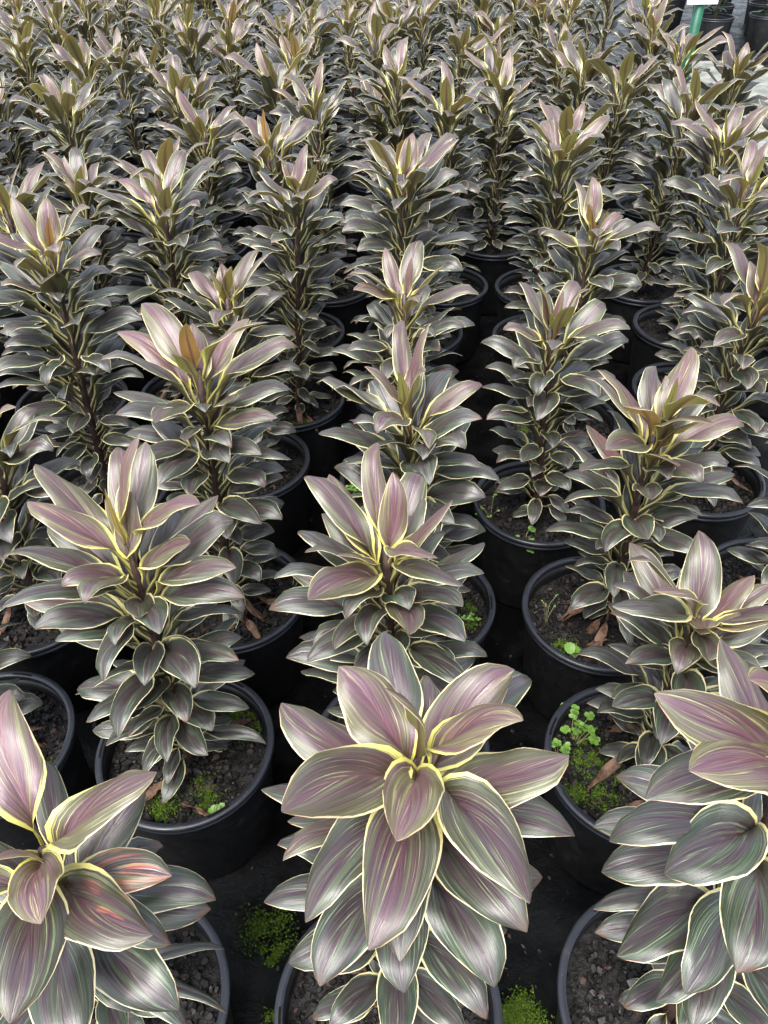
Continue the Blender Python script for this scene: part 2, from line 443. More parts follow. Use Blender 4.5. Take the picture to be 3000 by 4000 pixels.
LIB[1] = build_lib(2, 12, 6, 12)
DRY = []
_r = random.Random(9)
for _ in range(6):
    DRY.append(leaf_mesh('dry_leaf', (.004, 0, 0), (_r.uniform(.07, .11), 0, _r.uniform(-.03, -.005)), _r.uniform(10, 50), _r.uniform(-50, -10),
                         _r.uniform(.012, .022), _r, 11, 6, roll=_r.uniform(-1.2, 1.2), fold=1.6, mat='dry', crumple=.0022))

EXPL = {
'CF': [
  (-0.008, -0.095, 0.63, 0.535, 0.064, 0.95, 0), (-0.014, 0.008, 0.665, 0.535, 0.042, 0.76, 0), (-0.055, 0.079, 0.6, 0.53, 0.078, 0.9, 0),
  (0.105, 0.088, 0.578, 0.508, 0.076, 0.75, 0), (0.094, -0.002, 0.633, 0.535, 0.06, 1, 0), (-0.113, 0.084, 0.539, 0.49, 0.074, 0.65, 0),
  (-0.086, -0.086, 0.658, 0.535, 0.078, 0.7, 0), (0.14, 0.004, 0.571, 0.501, 0.08, 0.65, 0), (0.133, 0.125, 0.512, 0.512, 0.06, 0.2, 0),
  (-0.014, 0.154, 0.557, 0.527, 0.064, 0.35, 0), (0.088, -0.116, 0.573, 0.535, 0.08, 0.5, 0), (-0.029, -0.146, 0.576, 0.526, 0.078, 0.6, 0),
  (0.148, -0.033, 0.502, 0.472, 0.072, 0.35, 0), (0.141, 0.057, 0.427, 0.427, 0.06, 0.2, 0), (-0.142, 0.055, 0.432, 0.402, 0.06, 0.25, 0),
  (-0.106, -0.003, 0.48, 0.45, 0.062, 0.3, 0), (-0.078, -0.113, 0.539, 0.509, 0.072, 0.35, 0), (-0.007, -0.134, 0.517, 0.487, 0.062, 0.3, 0),
  (0.094, -0.111, 0.505, 0.475, 0.068, 0.25, 0), (-0.147, -0.008, 0.315, 0.315, 0.055, 0.1, 0), (0.142, -0.006, 0.357, 0.357, 0.06, 0.1, 0),
  (-0.075, -0.12, 0.419, 0.419, 0.072, 0.15, 0), (0.074, -0.123, 0.417, 0.417, 0.075, 0.15, 0), (-0.003, -0.122, 0.405, 0.405, 0.065, 0.12, 0),
  (-0.117, -0.065, 0.309, 0.309, 0.058, 0.1, 0), (0.114, -0.017, 0.252, 0.27, 0.055, 0.1, 0), (0.118, -0.017, 0.181, 0.19, 0.04, 0.1, 0),
],
'LF': [
  (-0.041, 0.14, 0.507, 0.417, 0.075, 0.95, 0), (0.136, 0.032, 0.528, 0.445, 0.085, 0.8, 0), (0.073, 0.113, 0.364, 0.334, 0.065, 0.3, 0),
  (0.06, -0.084, 0.499, 0.429, 0.062, 0.95, 0), (0.141, -0.079, 0.458, 0.408, 0.082, 0.6, 0.55), (0.136, -0.012, 0.417, 0.387, 0.062, 0.4, 1),
  (0.165, -0.005, 0.342, 0.342, 0.062, 0.2, 0), (0.135, -0.057, 0.373, 0.373, 0.055, 0.2, 0), (0.154, -0.001, 0.31, 0.31, 0.06, 0.1, 0),
  (0.044, -0.144, 0.463, 0.433, 0.08, 0.4, 0.3), (0.069, -0.144, 0.364, 0.364, 0.08, 0.15, 0), (0.14, -0.097, 0.321, 0.321, 0.078, 0.1, 0),
  (0.139, 0.02, 0.135, 0.135, 0.024, 0, 0), (0.148, -0.044, 0.119, 0.119, 0.026, 0, 0), (0.13, -0.089, 0.227, 0.227, 0.05, 0.05, 0),
],
'RF': [
  (-0.156, -0.001, 0.697, 0.595, 0.072, 0.75, 0), (-0.044, 0.118, 0.608, 0.538, 0.07, 0.6, 0), (-0.092, -0.0, 0.71, 0.595, 0.06, 1, 0.3),
  (-0.144, -0.053, 0.683, 0.595, 0.078, 0.85, 0.3), (-0.128, 0.059, 0.476, 0.476, 0.055, 0.2, 0), (-0.031, 0.162, 0.446, 0.446, 0.06, 0.2, 0),
  (-0.155, -0.038, 0.617, 0.587, 0.07, 0.35, 0.35), (-0.157, -0.016, 0.504, 0.504, 0.065, 0.15, 0), (-0.142, 0.043, 0.408, 0.408, 0.055, 0.1, 0),
  (-0.124, -0.052, 0.522, 0.52, 0.078, 0.15, 0), (-0.15, -0.011, 0.431, 0.431, 0.07, 0.1, 0), (-0.142, -0.008, 0.339, 0.339, 0.045, 0.05, 0),
  (-0.127, -0.004, 0.265, 0.26, 0.05, 0.05, 0), (-0.136, -0.061, 0.368, 0.368, 0.08, 0.1, 0), (-0.094, -0.104, 0.403, 0.403, 0.07, 0.1, 0),
  (-0.077, -0.114, 0.486, 0.48, 0.074, 0.15, 0), (-0.094, -0.083, 0.313, 0.31, 0.06, 0.05, 0), (-0.065, -0.107, 0.309, 0.309, 0.06, 0.05, 0),
],
'A': [
  (0.05, 0.03, 0.626, 0.468, 0.042, 1, 0), (0.03, 0.093, 0.568, 0.468, 0.066, 0.55, 0), (0.009, -0.018, 0.581, 0.451, 0.014, 1, 0),
  (-0.127, 0.099, 0.53, 0.435, 0.066, 0.75, 0), (-0.111, 0.019, 0.532, 0.442, 0.06, 0.95, 0), (0.118, -0.024, 0.559, 0.468, 0.056, 0.9, 0),
  (0.107, 0.101, 0.467, 0.372, 0.07, 0.6, 0), (0.085, 0.132, 0.41, 0.36, 0.06, 0.3, 0), (-0.134, 0.089, 0.442, 0.392, 0.066, 0.45, 0),
  (0.098, -0.031, 0.503, 0.428, 0.05, 0.75, 0), (-0.166, 0.009, 0.448, 0.398, 0.066, 0.4, 0), (-0.148, -0.024, 0.397, 0.322, 0.076, 0.55, 0),
  (-0.167, 0.018, 0.356, 0.306, 0.07, 0.25, 0), (0.151, -0.043, 0.469, 0.394, 0.058, 0.55, 0), (0.154, -0.042, 0.412, 0.362, 0.06, 0.3, 0),
  (0.032, -0.091, 0.433, 0.383, 0.05, 0.3, 0), (-0.134, 0.005, 0.32, 0.27, 0.058, 0.35, 0), (-0.135, -0.017, 0.186, 0.18, 0.072, 0.12, 0),
  (0.082, -0.088, 0.312, 0.297, 0.068, 0.15, 0), (0.082, 0.14, 0.163, 0.148, 0.045, 0.1, 0), (0.132, -0.055, 0.299, 0.26, 0.05, 0.1, 0),
  (0.14, -0.016, 0.215, 0.2, 0.06, 0.1, 0), (-0.017, -0.118, 0.272, 0.2, 0.062, 0.1, 0), (0.015, -0.12, 0.149, 0.134, 0.05, 0.1, 0),
  (0.07, -0.103, 0.137, 0.122, 0.05, 0.1, 0), (-0.144, -0.012, 0.068, 0.053, 0.05, 0.05, 0), (-0.15, -0.004, 0.155, 0.14, 0.062, 0.1, 0),
  (0.141, -0.041, 0.064, 0.049, 0.034, 0, 0),
],
'B': [
  (-0.078, 0.1, 0.507, 0.412, 0.058, 0.85, 0), (0.007, 0.044, 0.553, 0.443, 0.05, 1, 0), (-0.093, 0.1, 0.436, 0.36, 0.062, 0.55, 0),
  (0.046, 0.102, 0.469, 0.419, 0.06, 0.5, 0), (-0.094, -0.12, 0.5, 0.425, 0.066, 0.75, 0), (0.054, -0.104, 0.547, 0.453, 0.05, 0.9, 0),
  (0.139, 0.089, 0.384, 0.334, 0.055, 0.3, 0), (0.085, -0.105, 0.502, 0.43, 0.06, 0.5, 0), (0.023, -0.119, 0.433, 0.358, 0.06, 0.55, 0),
  (-0.071, -0.1, 0.384, 0.334, 0.055, 0.3, 0), (-0.15, 0.094, 0.335, 0.285, 0.045, 0.4, 0), (-0.143, 0.067, 0.205, 0.19, 0.045, 0.1, 0),
  (-0.114, 0.004, 0.233, 0.218, 0.055, 0.15, 0), (-0.137, 0.007, 0.198, 0.183, 0.055, 0.1, 0), (0.088, -0.094, 0.453, 0.36, 0.055, 0.3, 0),
  (0.098, 0.011, 0.241, 0.226, 0.05, 0.1, 0),
],
'D': [
  (-0.058, 0.134, 0.369, 0.28, 0.066, 0.6, 0), (0.024, 0.109, 0.414, 0.319, 0.072, 0.6, 0), (-0.046, 0.155, 0.287, 0.237, 0.06, 0.3, 0),
  (-0.096, -0.051, 0.467, 0.355, 0.05, 0.95, 0), (-0.028, -0.076, 0.425, 0.335, 0.055, 0.95, 0), (0.09, 0.05, 0.383, 0.295, 0.056, 0.9, 0),
  (-0.134, -0.037, 0.425, 0.34, 0.07, 0.25, 0), (-0.021, -0.093, 0.384, 0.334, 0.05, 0.4, 0), (-0.102, -0.052, 0.326, 0.26, 0.045, 0.1, 0),
  (-0.105, -0.058, 0.238, 0.17, 0.05, 0.05, 0), (0.117, 0.018, 0.339, 0.289, 0.06, 0.4, 0), (0.136, 0.009, 0.268, 0.218, 0.06, 0.3, 0),
  (0.129, 0.056, 0.358, 0.27, 0.06, 0.7, 0),
],
'E': [
  (0.064, 0.083, 0.533, 0.416, 0.066, 0.95, 0), (-0.067, 0.13, 0.467, 0.372, 0.068, 0.9, 0), (-0.08, -0.063, 0.522, 0.416, 0.064, 1, 0),
  (0.028, 0.114, 0.48, 0.416, 0.058, 0.5, 0), (0.021, -0.145, 0.573, 0.416, 0.06, 0.95, 0), (0.024, -0.137, 0.54, 0.416, 0.06, 0.75, 0),
  (-0.06, 0.142, 0.344, 0.294, 0.052, 0.5, 1), (-0.1, -0.089, 0.462, 0.387, 0.062, 0.55, 0), (0.006, -0.117, 0.45, 0.375, 0.07, 0.75, 0),
  (0.006, -0.029, 0.547, 0.416, 0.018, 1, 0), (0.112, 0.011, 0.314, 0.264, 0.055, 0.3, 0), (0.178, 0.032, 0.312, 0.262, 0.05, 0.25, 0),
  (-0.127, -0.076, 0.411, 0.34, 0.06, 0.3, 0), (-0.092, 0.163, 0.294, 0.244, 0.06, 0.3, 0), (-0.017, -0.106, 0.376, 0.31, 0.058, 0.3, 0),
  (0.127, 0.015, 0.24, 0.225, 0.058, 0.2, 0), (-0.009, -0.116, 0.3, 0.24, 0.066, 0.2, 0), (-0.081, -0.093, 0.258, 0.16, 0.055, 0.1, 0),
  (-0.14, -0.064, 0.335, 0.26, 0.06, 0.2, 0),
],
'I': [
  (-0.135, 0.083, 0.544, 0.44, 0.066, 1, 0), (-0.098, 0.127, 0.573, 0.478, 0.07, 0.8, 0), (0.017, -0.042, 0.623, 0.493, 0.04, 1, 0),
  (0.087, 0.078, 0.567, 0.457, 0.06, 0.95, 0), (0.137, -0.042, 0.622, 0.515, 0.056, 0.9, 0), (0.135, 0.115, 0.495, 0.445, 0.06, 0.45, 0),
  (0.072, -0.066, 0.506, 0.431, 0.052, 0.6, 0), (-0.036, -0.128, 0.508, 0.458, 0.056, 0.5, 0), (-0.16, 0.06, 0.443, 0.393, 0.062, 0.4, 0),
  (-0.003, -0.109, 0.46, 0.41, 0.052, 0.4, 0), (0.135, -0.062, 0.467, 0.392, 0.056, 0.55, 0), (-0.161, 0.059, 0.356, 0.341, 0.06, 0.2, 0),
  (-0.054, -0.128, 0.389, 0.36, 0.06, 0.1, 0), (0.104, -0.078, 0.407, 0.38, 0.05, 0.2, 0), (0.147, -0.046, 0.371, 0.356, 0.05, 0.2, 0),
],
}

def leaf_class(i, t):
    if i == 0: return 'spindle'
    if i <= 4: return 'young'
    if i <= 16: return 'upper'
    if t < .62: return 'mid'
    if t < .88: return 'low'
    return 'base'

def make_plant(pot, crown, seed, label, group=None, size=1.0, expl=None, lod=0, n=None, base=(0, 0), dry=3, drop=0, kind='potted_cordyline', mat=None, cat='potted plant'):
    """pot (x, y) of its centre, crown (x, y, height above the rim): one thing, its pot, stem and every leaf are its parts"""
    rng = random.Random(seed)
    px, py = pot; cx, cy, h = crown
    root = empty(kind, (px, py, 0)); tag(root, label, cat, group)
    # --- pot
    p = link('pot', ME['pot'], root); p.rotation_euler[2] = rng.uniform(0, 6.28)
    link('rim', ME['rim'], p)
    link('potting_mix', rng.choice(SOILS), p)
    if lod < 2: tag(link('bark_chips', rng.choice(CHIPS if lod == 0 else CHIPS_LOW), p), kind='stuff')
    if lod == 0:
        for k in range(3):
            s = link('rim_slot', ME['slot'], p); s.rotation_euler[2] = k * 2.094 + .4
    # --- stem
    b0 = Vector((base[0], base[1], SOIL - .006)); c0 = Vector((cx - px, cy - py, HP + h))
    mid = (b0 + c0) * .5 + Vector((rng.uniform(-.012, .012), rng.uniform(-.012, .012), 0)) + (Vector((b0.x - c0.x, b0.y - c0.y, 0)) * .2)
    def axis(z):
        f = max(0, min(1, (z - b0.z) / (c0.z - b0.z)))
        return b0 * (1 - f) ** 2 + mid * 2 * f * (1 - f) + c0 * f * f
    zs = [b0.z + (c0.z - b0.z) * k / 9 for k in range(10)]
    vs, fs = [], []
    tube([axis(z) for z in zs], [.0105 - .0055 * k / 9 for k in range(10)], 8, vs, fs)
    link('stem', mesh('stem', vs, fs, M['stem']), root)
    placed = []
    def add_leaf(m, loc, rz, sc, young, red=0, tilt=(0, 0)):
        o = link('leaf', m, root, None, loc)
        o.rotation_euler = (tilt[0], tilt[1], rz); o.scale = (sc, sc, sc)
        o.color = (max(0, min(1, young)), rng.random(), red, 1)
        return o
    for (dx, dy, tz, zb, W, yg, red) in (expl or []):
        A = axis(HP + zb); azv = Vector((dx, dy, 0)); r = azv.length
        azn = azv.normalized() if r > 1e-4 else Vector((1, 0, 0))
        zb0 = max(-.03, zb - (.05 if yg < .9 else .03)); A = axis(HP + zb0)
        P0 = Vector((A.x, A.y, HP + zb0)) + azn * .005
        ex, ey = EXAX[expl_key(expl)]
        P1 = Vector((ex + dx - px, ey + dy - py, HP + tz))
        d = P1 - P0; ec = math.degrees(math.atan2(d.z, math.hypot(d.x, d.y)))
        up = max(0, min(1, (ec - 15) / 45))
        if W < .03 and yg > .9: arc0, arc1 = 6, 6
        else: arc0, arc1 = 46 - 26 * up + rng.uniform(-6, 6), 74 - 36 * up + rng.uniform(-14, 14)
        m = leaf_mesh('leaf', P0, P1, min(87, ec + arc0), ec - arc1, W * .82, rng, 20, 10, roll=rng.uniform(-.55, .55), pf=.27 if yg > .55 else .33,
                      wave=1.1, fold=rng.uniform(.85, 1.3) if W > .045 else 1.5)
        o = add_leaf(m, (0, 0, 0), 0, 1, yg, red)
        if expl_key(expl) == 'I' and W == .04: o.color = (1, .0745, 0, 1)      # the golden-orange leaf
        placed.append((math.atan2(dy, dx), zb))
    zlow = -.034
    n = n or int(round((h + .05) / .0066))
    big = expl and expl_key(expl) in ('CF', 'LF', 'RF')
    if big: n = int(n * .5)
    az = rng.uniform(0, 6.28)
    for i in range(n):
        t = i / (n - 1)
        az += R(137.5) + rng.gauss(0, .16)
        zb = h - (h - zlow) * t ** .97 - .045 * (1 - t)
        if i < drop: continue
        skip = False
        for a2, z2 in placed:
            da = abs((az - a2 + math.pi) % (2 * math.pi) - math.pi)
            if da < R(38 if big else 24) and abs(zb - z2) < (.06 if big else .035): skip = True
        if skip and rng.random() < .85: continue
        if expl and zb > max(z for _, z in placed) - .05 and i > 0: continue
        cls = leaf_class(i, t)
        A = axis(HP + zb)
        k = size * rng.uniform(.88, 1.12) * (.88 if big else 1)
        if cls in ('young', 'upper'): yg = 1.0 - .062 * i + rng.uniform(-.12, .12)
        else: yg = max(0, .22 - .35 * t) + rng.uniform(-.05, .1)
        if cls == 'spindle': yg = 1
        red = 0
        if cls in ('upper', 'mid', 'low') and rng.random() < .03: red = rng.uniform(.3, .9)
        o = add_leaf(rng.choice(LIB[min(lod, 1)][cls]), (A.x, A.y, A.z), az, k, yg, red, (rng.gauss(0, .10), rng.gauss(0, .10)))
        if mat: o.material_slots[0].link = 'OBJECT'; o.material_slots[0].material = M[mat]
    for _ in range(dry):
        A = axis(SOIL + rng.uniform(.03, .06))
        o = link('dry_leaf', rng.choice(DRY), root, None, A); o.rotation_euler = (rng.gauss(0, .2), rng.uniform(0, .35), rng.uniform(0, 6.28))
        s = rng.uniform(.8, 1.25); o.scale = (s, s, s)
    return root
_ekeys = {id(v): k for k, v in EXPL.items()}
def expl_key(e): return _ekeys[id(e)]
EXAX = {'CF': (.012, .345), 'LF': (-.345, .334), 'RF': (.345, .322), 'A': (-.338, .722), 'B': (.005, .715), 'D': (.418, .679), 'E': (.432, 1.006), 'I': (-.30, 1.072)}

# ------------------------------------------------------------------ the nearer plants, each as the photograph shows it
G = 'cordylines in black pots'
NEAR = [  # key, pot, crown, seed, stem base offset, label
 ('CF', (-.008, .325), (.030, .365, .54), 11, (0, 0), 'cordyline with the broadest mauve top rosette, hiding nearly all of its pot'),
 ('LF', (-.368, .334), (-.325, .334, .45), 12, (0, 0), 'cordyline with pinkish top leaves and one red-scorched leaf over a half-bare pot'),
 ('RF', (.366, .322), (.325, .322, .60), 13, (0, 0), 'tall leafy cordyline with silvery mauve tops beside the mossy weed-filled pot'),
 ('A', (-.345, .722), (-.332, .722, .473), 14, (.0, 0), 'cordyline with upright olive centre leaf in a pot with bright moss patches'),
 ('B', (.02, .715), (.002, .715, .458), 15, (0, 0), 'cordyline with two olive upright tip leaves, right behind the broad mauve rosette'),
 ('D', (.409, .679), (.422, .679, .36), 16, (.03, .02), 'short green-striped cordyline rising from the pot of moss and cress weeds'),
 ('E', (.42, 1.006), (.44, 1.006, .421), 17, (.03, .01), 'cordyline with mauve top whorl and a red-blotched leaf over a pot with seedlings'),
 ('I', (-.312, 1.072), (-.29, 1.072, .52), 18, (0, 0), 'cordyline with one small golden-orange leaf standing in its rosy crown'),
]
for k, pot, cr, sd_, bs, lab in NEAR:
    make_plant(pot, cr, sd_, lab, G, .95, EXPL[k], 0, base=bs, dry=3 if k not in 'DEI' else 6)
MID = [
 ((-.693, .735), (-.69, .74, .35), 21, 'cordyline with torn green lower leaves, beside the pot with bright moss patches'),
 ((-.719, 1.07), (-.655, 1.07, .40), 22, 'cordyline with dark drooping leaves above a pot of bare bark chips'),
 ((.07, 1.04), (.041, 1.04, .471), 23, 'slender rosy-tipped cordyline in the pot with two clover-like seedlings'),
 ((.79, 1.05), (.80, 1.05, .44), 24, 'cordyline leaning its dark leaves over a pot of dead leaf bases'),
 ((-.66, 1.42), (-.62, 1.42, .585), 25, 'tall cordyline with many spaced tiers of leaves behind the bare bark pot'),
 ((-.33, 1.512), (-.32, 1.512, .43), 26, 'cordyline with thin rosy shoot behind the golden-orange crowned one'),
 ((.045, 1.43), (.05, 1.43, .47), 27, 'cordyline with short tufted top, its pot holding a green weed'),
 ((.357, 1.34), (.327, 1.34, .445), 28, 'cordyline with a single raised lilac leaf above a spreading whorl'),
 ((.75, 1.42), (.765, 1.42, .46), 29, 'dark crowded cordyline with upright top leaves behind the red-blotched one'),
 ((-.249, 1.796), (-.178, 1.796, .56), 30, 'very tall dense cordyline with dead leaves hanging over its pot edge'),
 ((-.52, 1.83), (-.49, 1.80, .53), 31, 'medium cordyline between the tall tiered one and the very tall dense one'),
 ((.067, 1.826), (.06, 1.80, .58), 32, 'tall cordyline with pointed lilac tip and glossy olive-backed leaves'),
 ((.467, 1.669), (.485, 1.72, .485), 33, 'cordyline with splayed grey leaves behind the raised lilac leaf'),
 ((.84, 1.79), (.84, 1.79, .55), 34, 'tall cordyline with overlapping silvery leaves beside a bare-edged pot'),
]
for pot, cr, sd_, lab in MID:
    make_plant(pot, cr, sd_, lab, G, .92 + .1 * (sd_ % 3) / 2, None, 0, dry=3, base=(0.02, 0) if sd_ == 30 else (0, 0))
FAR = [((-.85, 1.80), .52), ((-.83, 2.14), .46), ((-1.20, 1.78), .45), ((-1.2, 2.14), .5), ((-.26, 2.16), .55), ((.105, 2.15), .45), ((.49, 2.10), .54), ((.936, 2.153), .55), ((1.27, 2.1), .5), ((-1.05, 1.44), .4),
       ((.219, 2.47), .54), ((.54, 2.44), .46), ((.89, 2.46), .56), ((1.24, 2.46), .50), ((-.17, 2.50), .55), ((-.56, 2.46), .50), ((-.92, 2.48), .57), ((-1.28, 2.5), .48), ((-1.64, 2.48), .5),
       ((-.56, 2.14), .47),
       ((.43, 2.84), .49), ((.80, 2.84), .52), ((1.16, 2.84), .55), ((.08, 2.84), .56), ((-.28, 2.84), .55), ((-.64, 2.84), .52), ((-1.0, 2.84), .50), ((-1.36, 2.86), .54), ((-1.72, 2.84), .5)]
fr = random.Random(77)
LABF = 'striped cordyline crowded deep among the close-set far rows'
COLS = [(-.86, 'tall cordyline with many spaced tiers'), (-.56, 'medium cordyline between the two tall ones'), (-.22, 'very tall dense cordyline'),
        (.11, 'tall cordyline with pointed lilac tip'), (.49, 'cordyline with splayed grey leaves'), (.89, 'tall cordyline with overlapping silvery leaves')]
def far_label(x, y, edge, h):
    if y < 3.0:
        c = min(COLS, key=lambda q: abs(q[0] - x))
        if abs(c[0] - x) < .16:
            k = 1 if y < 2.3 else 2 if y < 2.65 else 3
            if y < 1.9: return 'cordyline beside and just behind the ' + c[1], 'cordylines in black pots'
            return 'striped cordyline %s behind the %s' % (('one pot', 'two pots', 'three pots')[k - 1], c[1]), 'cordylines in black pots'
    if edge: return 'striped cordyline in the end column of the block beside the gravel path', 'cordylines along the path edge'
    hs_ = 'short' if h < .44 else 'medium-height' if h < .52 else 'tall'
    wh = 'crowded into the first of the close-set far rows' if y < 3.7 else 'deep among the close-set far rows' if y < 5.2 else 'in the farthest rows of the block'
    return '%s striped cordyline %s' % (hs_, wh), '%s cordylines %s' % (hs_, wh)
GF = 'cordylines crowded in the far rows'
for y in [3.2 + .36 * k for k in range(11)]:
    xr = 1.22
    x = xr - fr.uniform(0, .1); lim = -(.64 * y + .2)
    while x > lim:
        FAR.append(((x + fr.uniform(-.03, .03), y + fr.uniform(-.03, .03)), fr.uniform(.38, .60))); x -= .365 if y < 4.2 else .325
for i, ((x, y), h) in enumerate(FAR):
    lod = 1 if y < 3.3 else 2
    lb, gp = far_label(x, y, x > 1.08, h)
    make_plant((x, y), (x + fr.uniform(-.05, .05), y + fr.uniform(-.04, .04), h), 200 + i, lb, gp, fr.uniform(.94, 1.08), None, lod,
               n=None if y < 3.0 else 62 if y < 4.3 else 46, dry=2 if y < 2.6 else 0)

# ------------------------------------------------------------------ green plants and the label stake across the path
GREEN = [(2.75, 7.25, .38), (3.2, 7.3, .46), (3.65, 7.2, .44), (4.1, 7.35, .40), (2.95, 7.8, .46), (3.4, 7.85, .5), (3.9, 7.8, .46), (4.4, 7.9, .5),
         (3.1, 8.4, .5), (3.6, 8.4, .52), (4.1, 8.45, .5), (4.6, 8.5, .5), (2.7, 8.3, .45), (2.9, 9.0, .5), (3.4, 9.0, .5), (3.9, 9.0, .5), (4.5, 9.1, .5)]
for i, (x, y, h) in enumerate(GREEN):
    make_plant((x, y), (x + .02, y, h), 700 + i, 'dark green leafy plant in a black pot across the gravel path', 'dark green plants across the path', 1.75, None, 2, n=26, dry=0,
               kind='potted_green_plant', mat='green_leaf')
st = empty('label_stake', (2.262, 6.3, 0)); tag(st, 'green stake carrying a white label board at the end of the rows', 'sign')
vs, fs = [], []
tube([(0, 0, -.05), (0, 0, .66)], [.035, .035], 10, vs, fs)
link('stake', mesh('stake', vs, fs, M['stake']), st)
def box(name, c, s, mat, parent):
    x, y, z = s
    vs = [(c[0] + i * x / 2, c[1] + j * y / 2, c[2] + k * z / 2) for i in (-1, 1) for j in (-1, 1) for k in (-1, 1)]
    fs = [(0, 1, 3, 2), (4, 6, 7, 5), (0, 4, 5, 1), (2, 3, 7, 6), (0, 2, 6, 4), (1, 5, 7, 3)]
    return link(name, mesh(name, vs, fs, mat, False), parent)
box('label_board', (0, -.041, .605), (.21, .012, .25), M['white'], st)

# ------------------------------------------------------------------ moss, weeds, fallen leaves
def pot_moss(pot, dx, dy, rad, count, seed, label):
    m = moss_mesh(seed, clump(dx, dy, SOIL + .004, rad, 6, seed, .130), count, .006)
    o = link('moss', m, None, None, (pot[0], pot[1], 0)); tag(o, label, 'moss', None, 'stuff')
pot_moss((-.345, .722), .065, .065, .05, 2600, 1, 'bright moss on the soil behind the upright olive-leaf cordyline')
pot_moss((-.345, .722), -.01, -.075, .05, 2000, 2, 'dark green moss along the front soil of the bright moss pot')
pot_moss((.409, .679), -.075, -.015, .06, 4200, 3, 'thick green moss carpet under the cress weeds')
pot_moss((-.693, .735), .105, -.05, .035, 1100, 4, 'moss on the right side of the torn-leaf cordyline pot')
pot_moss((.42, 1.006), -.08, -.06, .03, 900, 5, 'moss under the three-leaf seedling')
pot_moss((.366, .322), -.06, -.10, .05, 2200, 6, 'moss at the foot of the tall leafy silvery cordyline')
pot_moss((-.008, .325), .0, -.07, .06, 2000, 7, 'moss under the broad mauve rosette')
pot_moss((.07, 1.04), .09, -.03, .04, 900, 8, 'thin moss by the clover-like seedlings')
pot_moss((-.249, 1.796), .03, -.08, .04, 700, 9, 'moss in the pot with dead hanging leaves')
pot_moss((.467, 1.669), -.08, .0, .03, 500, 10, 'moss in the pot behind the raised lilac leaf')
def ground_moss(x, y, rad, count, seed, label):
    o = link('moss', moss_mesh(seed, clump(0, 0, .002, rad, 9, seed), count, .0065), None, None, (x, y, 0))
    tag(o, label, 'moss', None, 'stuff')
ground_moss(.19, .375, .042, 3600, 21, 'bright moss patch on the black matting between two pots')
ground_moss(-.18, .40, .022, 600, 22, 'small moss tuft on the black matting left of the broad rosette')
ground_moss(-.215, .52, .05, 900, 23, 'dark moss at the foot of the bright moss pot')
ground_moss(-.20, .48, .02, 500, 24, 'tiny moss spot on the wet matting')

def leaflet_mesh(seed):
    rng = random.Random(seed); vs, fs, n = [(0, 0, 0)], [], 9
    for ring, rr in ((1, .55), (2, 1.0)):
        for k in range(n):
            an = 6.283 * k / n; r = rr * (1 + rng.uniform(-.1, .1)) * (.8 if k == 0 and ring == 2 else 1)
            vs.append((r * math.cos(an) + .9, r * .9 * math.sin(an), .10 * rr * rr + rng.uniform(-.05, .05)))
    vs[0] = (.9, 0, -.05)
    for k in range(n):
        k2 = (k + 1) % n
        fs.append((0, 1 + k, 1 + k2)); fs.append((1 + k, 1 + n + k, 1 + n + k2, 1 + k2))
    return mesh('leaf', vs, fs, M['weed'])
LEAFLETS = [leaflet_mesh(i) for i in range(3)]
def weed(pot, dx, dy, label, stems, size, height, seed, leaves=3, spread=.03):
    rng = random.Random(seed)
    root = empty('weed', (pot[0] + dx, pot[1] + dy, SOIL + .002)); tag(root, label, 'weed')
    for s in range(stems):
        an = rng.uniform(0, 6.28); rr = spread * rng.uniform(.2, 1); hh = height * rng.uniform(.5, 1)
        end = Vector((rr * math.cos(an), rr * math.sin(an), hh))
        midp = end * .5 + Vector((rng.uniform(-.005, .005), rng.uniform(-.005, .005), hh * .15))
        vs, fs = [], []
        tube([(0, 0, -.006), midp, end], [.0008, .0007, .0005], 5, vs, fs)
        link('stem', mesh('stem', vs, fs, M['weed_stem']), root)
        for k in range(leaves):
            o = link('leaf', rng.choice(LEAFLETS), root, None, end.lerp(midp, .45 * (k / max(1, leaves))) )
            z = size * rng.uniform(.6, 1.1); o.scale = (z, z, z)
            o.rotation_euler = (rng.gauss(0, .25), rng.gauss(-.1, .25), an + (k - 1) * 1.7 + rng.uniform(-.4, .4))
weed((.409, .679), -.085, .055, 'clump of cress weeds with many small round leaves', 11, .0055, .045, 1, 5, .05)
weed((.409, .679), -.118, .035, 'small cress sprig on the pot edge beside the moss carpet', 3, .005, .03, 2, 4, .012)
weed((.409, .679), -.10, .10, 'cress sprig standing up over the rim of the mossy pot', 3, .004, .05, 3, 4, .015)
weed((.42, 1.006), -.065, -.085, 'seedling with three broad bright green leaves', 3, .012, .014, 4, 1, .012)
weed((.42, 1.006), -.10, .0, 'thin wiry weed with bare upright stems', 4, .0025, .10, 5, 2, .035)
weed((.42, 1.006), .045, -.105, 'pale little weeds at the front rim of the seedling pot', 6, .004, .018, 6, 3, .025)
weed((.07, 1.04), .085, -.095, 'two-leaf seedling near the rim of the slender cordyline pot', 3, .008, .012, 7, 1, .010)
weed((.07, 1.04), .10, -.03, 'clover-like seedling with tiny leaves in the slender cordyline pot', 5, .004, .02, 8, 3, .016)
weed((.357, 1.34), -.04, -.10, 'green seedlings along the front of the raised lilac leaf pot', 6, .007, .016, 9, 2, .04)
weed((.357, 1.34), -.11, -.01, 'wiry weeds on the edge of the raised lilac leaf pot', 6, .0035, .05, 10, 3, .05)
weed((.045, 1.43), -.115, -.03, 'green weed tuft in the tufted-top cordyline pot', 8, .006, .035, 11, 4, .03)
weed((-.345, .722), .065, -.105, 'single bright seedling at the front rim of the bright moss pot', 3, .0065, .014, 12, 2, .008)
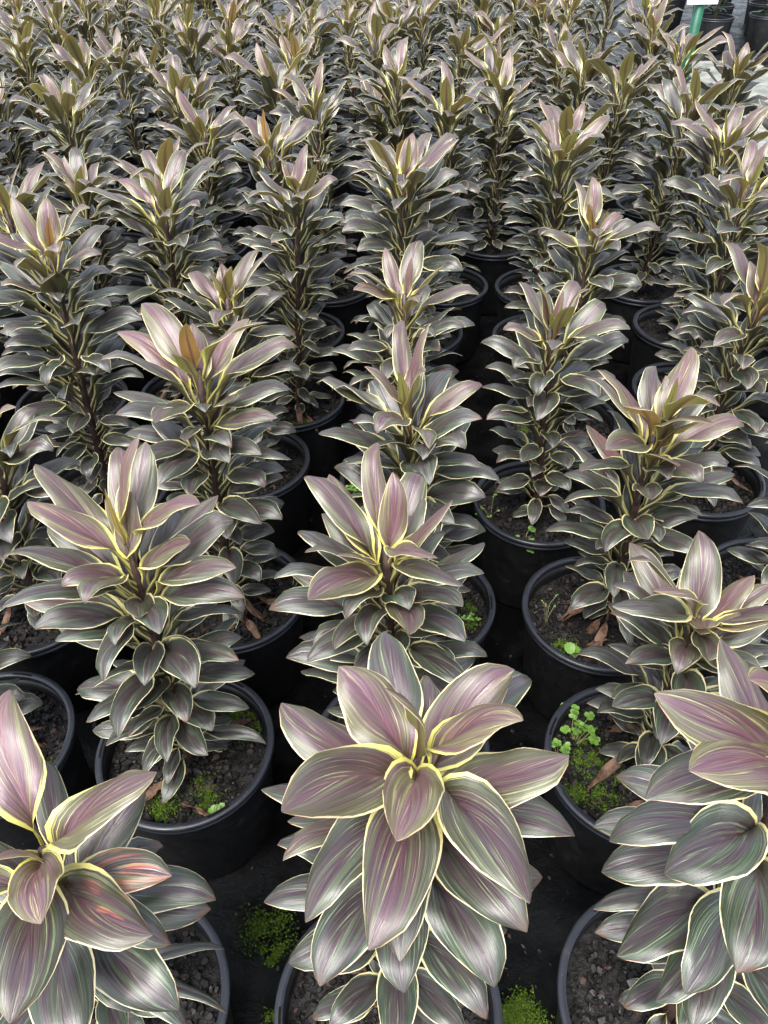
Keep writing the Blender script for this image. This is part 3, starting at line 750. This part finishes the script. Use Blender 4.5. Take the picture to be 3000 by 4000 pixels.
weed((-.312, 1.072), .115, .045, 'dry trailing weed hanging over the rim', 3, .002, .03, 13, 1, .05)
def fallen(x, y, rz, seed, label, s=1.0, z=SOIL + .012):
    rng = random.Random(seed)
    m = leaf_mesh('fallen_leaf', (-.05, 0, 0), (.05, 0, .002), 22, -22, (.014 + .008 * rng.random()), rng, 12, 6, roll=rng.uniform(-.8, .8), fold=1.7, mat='dry', crumple=.002)
    o = link('fallen_leaf', m, None, None, (x, y, z)); o.rotation_euler[2] = rz; o.scale = (s, s, s)
    tag(o, label, 'dead leaf', 'fallen dead leaves')
fallen(-.235, 1.055, 0.1, 1, 'long curled brown leaf on the bark beside the golden-orange crowned cordyline', 1.1)
fallen(-.27, 1.0, -1.1, 2, 'folded tan leaf pointing to the front rim below the golden-orange crowned cordyline', .9)
fallen(-.33, .985, .7, 3, 'brown leaf half under the leaves of the golden-orange crowned cordyline', .8)
fallen(-.31, .615, -.5, 4, 'crumpled brown leaf on the front soil of the bright moss pot', .7)
fallen(-.40, .64, 1.0, 5, 'grey-brown leaf drooping at the left of the bright moss pot', .9)
fallen(.375, .595, .55, 6, 'brown leaf lying across the moss carpet', .9)
fallen(.395, .93, .5, 7, 'brown leaf under the three-leaf seedling', .9)
fallen(-.19, 1.71, -1.2, 8, 'yellow-brown leaf hanging toward the rim of the very tall cordyline pot', 1.0)
fallen(.27, .255, .3, 10, 'brown leaf resting near the rim below the tall leafy silvery cordyline', .9)
fallen(.33, .24, .1, 9, 'broad brown leaf below the tall leafy silvery cordyline', 1.1)

def ground_litter():
    rng = random.Random(5); vs, fs, tn = [], [], []
    for _ in range(2600):
        x, y = rng.uniform(-1.0, 1.1), rng.uniform(.12, 2.6)
        L = rng.uniform(.0015, .006) * (1.6 if rng.random() < .06 else 1); n = rng.choice((4, 5)); b = len(vs); an0 = rng.uniform(0, 6.28); asp = rng.uniform(.35, .9); tone = rng.random() ** 1.5
        for lev in (0, 1):
            for k in range(n):
                an = 6.283 * k / n; px, py = L * math.cos(an) * (1 - .2 * lev), L * asp * math.sin(an) * (1 - .2 * lev)
                vs.append((x + px * math.cos(an0) - py * math.sin(an0), y + px * math.sin(an0) + py * math.cos(an0), -.0005 + lev * L * rng.uniform(.3, .7))); tn.append(tone)
        fs.append(tuple(b + n + k for k in range(n)))
        for k in range(n): fs.append((b + k, b + (k + 1) % n, b + n + (k + 1) % n, b + n + k))
    tag(link('bark_crumbs', mesh('bark_crumbs', vs, fs, M['chips'], False, None, tn)), 'dark bark crumbs scattered over the wet black matting', 'bark litter', None, 'stuff')
ground_litter()
